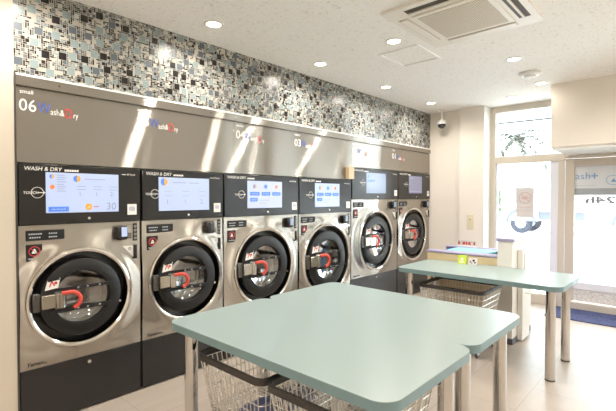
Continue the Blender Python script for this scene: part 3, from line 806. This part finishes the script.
# ------------------------------------------------------------------ ceiling fittings
def make_downlight():
    t = thing('downlight', '-', 'ceiling light', (0, 0, CZ), 0, 'round recessed downlights')
    MB().lathe([(.078, 0), (.079, -.004), (.072, -.008), (.058, -.006), (.054, -.001)], (0, 0, 0), 'z', 32).build('trim_ring', M['white'], t)
    MB().lathe([(.055, -.002), (.001, -.0045)], (0, 0, 0), 'z', 28).build('lamp', M['lamp'], t)
    l = bpy.data.lights.new('downlight_beam', 'SPOT'); l.energy = 40; l.color = (1, .92, .81); l.spot_size = math.radians(168); l.spot_blend = 1.0; l.shadow_soft_size = .055
    lo = bpy.data.objects.new('downlight_beam', l); C.objects.link(lo); lo.location = (0, 0, -.03); lo.parent = t
    return t
spots = [(1.93, 2.765, 'downlight above the mosaic wall, nearest the left wall'),
         (3.226, 2.785, 'downlight above the mosaic wall, second from the left wall'),
         (4.438, 2.775, 'downlight above the mosaic wall, third from the left wall'),
         (5.62, 2.765, 'downlight above the mosaic wall, nearest the security camera'),
         (3.19, 1.915, 'downlight between the air conditioner and the mosaic wall, beside the access panel'),
         (4.388, 1.297, 'downlight between the air conditioner and the smoke detector'),
         (5.519, 1.33, 'downlight just beyond the smoke detector, beside the boxed soffit'),
         (6.022, 1.80, 'downlight close in front of the tall window head')]
unseen_fill = [(.75, 2.765), (.75, 1.3), (-.9, 1.5), (-.9, -.3), (1.4, -.6), (3.4, -.4), (4.7, .22), (1.4, -2.2), (3.4, -2.2), (5.2, -2.2), (-.9, -1.8)]  # unseen downlights added to fill the room and brighten the soffit
dl = make_downlight()
lights = []
for i, s in enumerate(spots+unseen_fill):
    o = dl if i == 0 else copy_tree(dl)
    o.location = (s[0], s[1], CZ)
    if i in (6, 7):
        k = [c for c in kids(o) if c.type == 'LIGHT'][0]; k.data = k.data.copy(); k.data.energy = 3 if i == 6 else 14
    o['label'] = s[2] if len(s) > 2 else 'added round downlight out of view, giving the room fill light'

ac = thing('air_conditioner', 'white four-way ceiling cassette air conditioner with a mesh grille', 'air conditioner', (2.635, .835, CZ))
AW, AD = .90, .86
a = MB()
P = rrect(0, AW, 0, AD, .02)
MB().prism(P, -.022, 0).build('panel_frame', M['offwhite'], ac, smooth=30)
gz = -.034
gp = MB().box(.165, AW-.165, .155, AD-.155, gz, -.022, .004).build('grille_frame', M['offwhite'], ac)
MB().box(.20, AW-.20, .19, AD-.19, gz-.003, gz).build('grille', M['grille'], gp)
for x0_, x1_, y0_, y1_, open_ in ((.05, .13, .16, AD-.16, 1), (AW-.13, AW-.05, .16, AD-.16, 0), (.17, AW-.17, AD-.125, AD-.045, 0), (.17, AW-.17, .045, .125, 1)):
    s_ = MB().box(x0_, x1_, y0_, y1_, -.0235, -.02).build('air_slot', M['slot'] if open_ else M['frame'], ac)
    if open_ == 0: MB().box(x0_+.008, x1_-.008, y0_+.01, y1_-.01, -.032, -.0235, .004).build('louver', M['offwhite'], s_)
    else:
        if x1_-x0_ < y1_-y0_: MB().box(x0_+.048, x0_+.06, y0_+.01, y1_-.01, -.036, -.0235, .002).build('louver', M['offwhite'], s_)
        else: MB().box(x0_+.01, x1_-.01, y0_+.035, y0_+.05, -.036, -.0235, .002).build('louver', M['offwhite'], s_)
ap = thing('access_panel', 'square ceiling access hatch with a thin white frame beside the air conditioner', 'access panel', (3.385, 1.80, CZ))
q = .47; b_ = MB()
for bx in ((0, q, 0, .018), (0, q, .40-.018, .40), (0, .018, .018, .382), (q-.018, q, .018, .382)): b_.box(bx[0], bx[1], bx[2], bx[3], -.013, 0)
b_.build('hatch_frame', M['bright'], ap, smooth=0)
MB().box(.02, q-.02, .02, .38, -.003, 0).build('hatch_board', M['ceil'], ap)
sd = thing('smoke_detector', 'white domed smoke detector on the ceiling between two downlights', 'smoke detector', (4.98, 1.31, CZ))
MB().lathe([(.11, 0), (.11, -.02), (.095, -.032)], (0, 0, 0), 'z', 32, cap1=True).build('detector_base', M['white'], sd)
MB().lathe([(.06, -.032), (.055, -.05), (.03, -.06), (.001, -.062)], (0, 0, 0), 'z', 28).build('detector_head', M['white'], sd)
sc_ = thing('security_camera', 'small dome security camera hanging from the ceiling by the mosaic wall end', 'security camera', (6.17, 2.86, CZ))
MB().lathe([(.055, 0), (.055, -.012), (.03, -.018)], (0, 0, 0), 'z', 24, cap1=True).tube([(0, 0, -.015), (0, 0, -.16)], .011, 10).build('mount', M['white'], sc_)
MB().lathe([(.02, -.155), (.06, -.165), (.066, -.18), (.066, -.225)], (0, 0, 0), 'z', 28, cap0=True).build('camera_housing', M['white'], sc_)
MB().lathe([(.06, -.222), (.058, -.25), (.042, -.275), (.02, -.287), (.001, -.29)], (0, 0, 0), 'z', 28).build('camera_dome', M['camd'], sc_)

# ------------------------------------------------------------------ outside the glass
gr = struct('ground', MB().box(6.62, 70, -45, 60, -.14, -.06), M['conc'])
tk = thing('parked_truck', 'white truck with blue-shaded wheels parked across the forecourt outside', 'truck', (20.8, 3.8, -.06))
# long axis along y (broadside to the window)
MB().box(-1.0, 1.0, -3.2, 1.0, .95, 2.6, .05).build('cargo_box', M['carw'], tk)
MB().prism([(1.05, .55), (2.6, .55), (2.6, 1.2), (2.25, 2.1), (1.05, 2.1)], -.95, .95, lambda u, v, w: (w, u, v)).build('cab', M['carw'], tk, smooth=0)
MB().prism([(1.35, 1.35), (2.42, 1.35), (2.16, 2.0), (1.35, 2.0)], -.97, -.94, lambda u, v, w: (w, u, v)).build('side_window', M['bldw'], tk, smooth=0)
MB().box(-.8, .8, -.6, 1.2, .62, .94).build('chassis', M['card'], tk)
for yy in (-2.1, 1.75):
    for xx in (-.78, .78):
        w_ = MB().lathe([(.22, -.13), (.40, -.13), (.44, -.09), (.44, .09), (.40, .13), (.22, .13)], (xx, yy, .44), 'x', 28).build('wheel', M['tyre'], tk)
        MB().lathe([(.0, -.11), (.10, -.12), (.23, -.10), (.23, .1), (0, .1)], (xx, yy, .44), 'x', 24).build('wheel_hub', M['frame_w'], w_)
    MB().tube([(-.97, yy+.56*math.cos(math.radians(180*i/14)), .46+.56*math.sin(math.radians(180*i/14))) for i in range(15)], .07, 6).build('mudguard', M['card'], tk)
pm = thing('palm_tree', 'faint palm tree outside, seen through the upper window pane', 'tree', (27.3, 7.7, -.06))
MB().tube([(0, 0, 0), (.05, .05, 2), (0, .1, 5.0)], [.2, .16, .13], 10).build('trunk', M['trunk'], pm)
for i in range(15):
    a = 2*PI*i/15+random.uniform(-.15, .15); el = random.uniform(-.1, 1.25); P = []
    mb = MB(); L = 1.75; prev = None
    for q in range(7):
        f = q/6; r = L*f; z = 5.0+L*(math.sin(el)*f*1.35-.9*f*f)
        p = Vector((math.cos(a)*r*math.cos(el*.6), .1+math.sin(a)*r*math.cos(el*.6), z)); P.append(p)
    sd_ = Vector((-math.sin(a), math.cos(a), 0))
    for q in range(6):
        for s in (1, -1):
            b0 = P[q].lerp(P[q+1], .05); b1 = P[q].lerp(P[q+1], .9); tip = P[q+1]+sd_*s*.45*(1-q/9)+Vector((0, 0, -.14))
            mb.add([b0, b1, tip], [(0, 1, 2)])
    mb.tube(P, .018, 4)
    mb.build('frond', M['palm'], pm, smooth=0, fix=False)
bs_ = thing('shrub', 'green shrub outside at the left edge of the window', 'shrub', (17, 5.75, -.06))
mb = MB()
for i in range(420):
    th_, ph = random.uniform(0, 2*PI), random.uniform(-.9, 1.5)
    r = random.uniform(.45, 1)
    p = Vector((.5*r*math.cos(th_)*math.cos(ph), .34*r*math.sin(th_)*math.cos(ph), 1.35+.75*r*math.sin(ph)))
    d = Vector((random.uniform(-1, 1), random.uniform(-1, 1), random.uniform(-.5, 1))).normalized()*.10; e = d.cross(Vector((random.random(), random.random(), random.random()))).normalized()*.05
    mb.add([p-d, p+e, p+d, p-e], [(0, 1, 2, 3)])
mb.build('foliage', M['leaf'], bs_, smooth=0, fix=False)
MB().tube([(0, 0, 0), (0, 0, 1.4)], .04, 8).build('stem', M['trunk'], bs_)
def house(x, y, w, d, h, label, wins):
    t = thing('building', label, 'building', (x, y, -.06))
    MB().box(0, d, -w/2, w/2, 0, h).build('wall', M['bld'], t)
    MB().box(-.2, d+.2, -w/2-.2, w/2+.2, h, h+.25).build('roof', M['bld'], t)
    for (yy, zz, ww, hh) in wins: 
        f = MB().box(-.06, 0, yy-ww/2, yy+ww/2, zz, zz+hh).build('window_frame', M['bld'], t)
        MB().box(-.08, -.05, yy-ww/2+.08, yy+ww/2-.08, zz+.08, zz+hh-.08).build('window_pane', M['bldw'], f)
house(34, 10.6, 5, 6, 3.2, 'pale house with dark windows far across the road, behind the shrub', [(-1.2, 1.0, 1.4, 1.0), (1.2, 1.0, 1.2, 1.0)])
house(42, 9.5, 11, 6, 5.6, 'long pale building far across the road, behind the truck', [(.6, 3.6, 1.2, 1.0), (2.2, 3.6, 1.2, 1.0)])
tag(MB().tube([(20, 25, 5.6), (20, 10, 4.9), (20, 0, 4.8), (20, -20, 5.6)], .05, 6).build('overhead_cable', M['cable']), 'thin overhead cable crossing outside above the palm tree', 'cable')

# ------------------------------------------------------------------ world and daylight
w = bpy.data.worlds.new('daylight'); bpy.context.scene.world = w; w.use_nodes = True
bg = w.node_tree.nodes['Background']; bg.inputs['Color'].default_value = (.90, .95, 1.0, 1); bg.inputs['Strength'].default_value = 6.5
for (y0, y1, z0, z1) in ((1.36, 2.19, .14, 2.76), (-.9, 1.28, .3, 1.92), (-2.88, -1.17, .12, 2.43)):
    l = bpy.data.lights.new('window_portal', 'AREA'); l.shape = 'RECTANGLE'; l.size = z1-z0; l.size_y = y1-y0; l.cycles.is_portal = True
    o = bpy.data.objects.new('window_portal', l); C.objects.link(o); o.location = (6.70, (y0+y1)/2, (z0+z1)/2); o.rotation_euler = (0, PI/2, 0)

# ------------------------------------------------------------------ camera
cam = bpy.data.cameras.new('camera'); cam.sensor_width = 36; cam.lens = 419/616*36; cam.clip_start = .05; cam.clip_end = 200
co = bpy.data.objects.new('camera', cam); C.objects.link(co)
yaw = math.radians(42.5); p = math.atan(8/419)
F = Vector((math.cos(yaw)*math.cos(p), math.sin(yaw)*math.cos(p), -math.sin(p))); R_ = Vector((math.sin(yaw), -math.cos(yaw), 0)); U = R_.cross(F)
m = Matrix((R_, U, -F)).transposed().to_4x4(); m.translation = (0, 0, 1.5); co.matrix_world = m
sce = bpy.context.scene; sce.camera = co
sce.view_settings.view_transform = 'Standard'; sce.view_settings.look = 'None'; sce.view_settings.exposure = .80; sce.view_settings.gamma = 1.15
try:
    sce.cycles.max_bounces = 10; sce.cycles.diffuse_bounces = 5; sce.cycles.glossy_bounces = 5; sce.cycles.transparent_max_bounces = 12
    sce.cycles.sample_clamp_indirect = 6; sce.cycles.caustics_reflective = False; sce.cycles.caustics_refractive = False
except Exception: pass
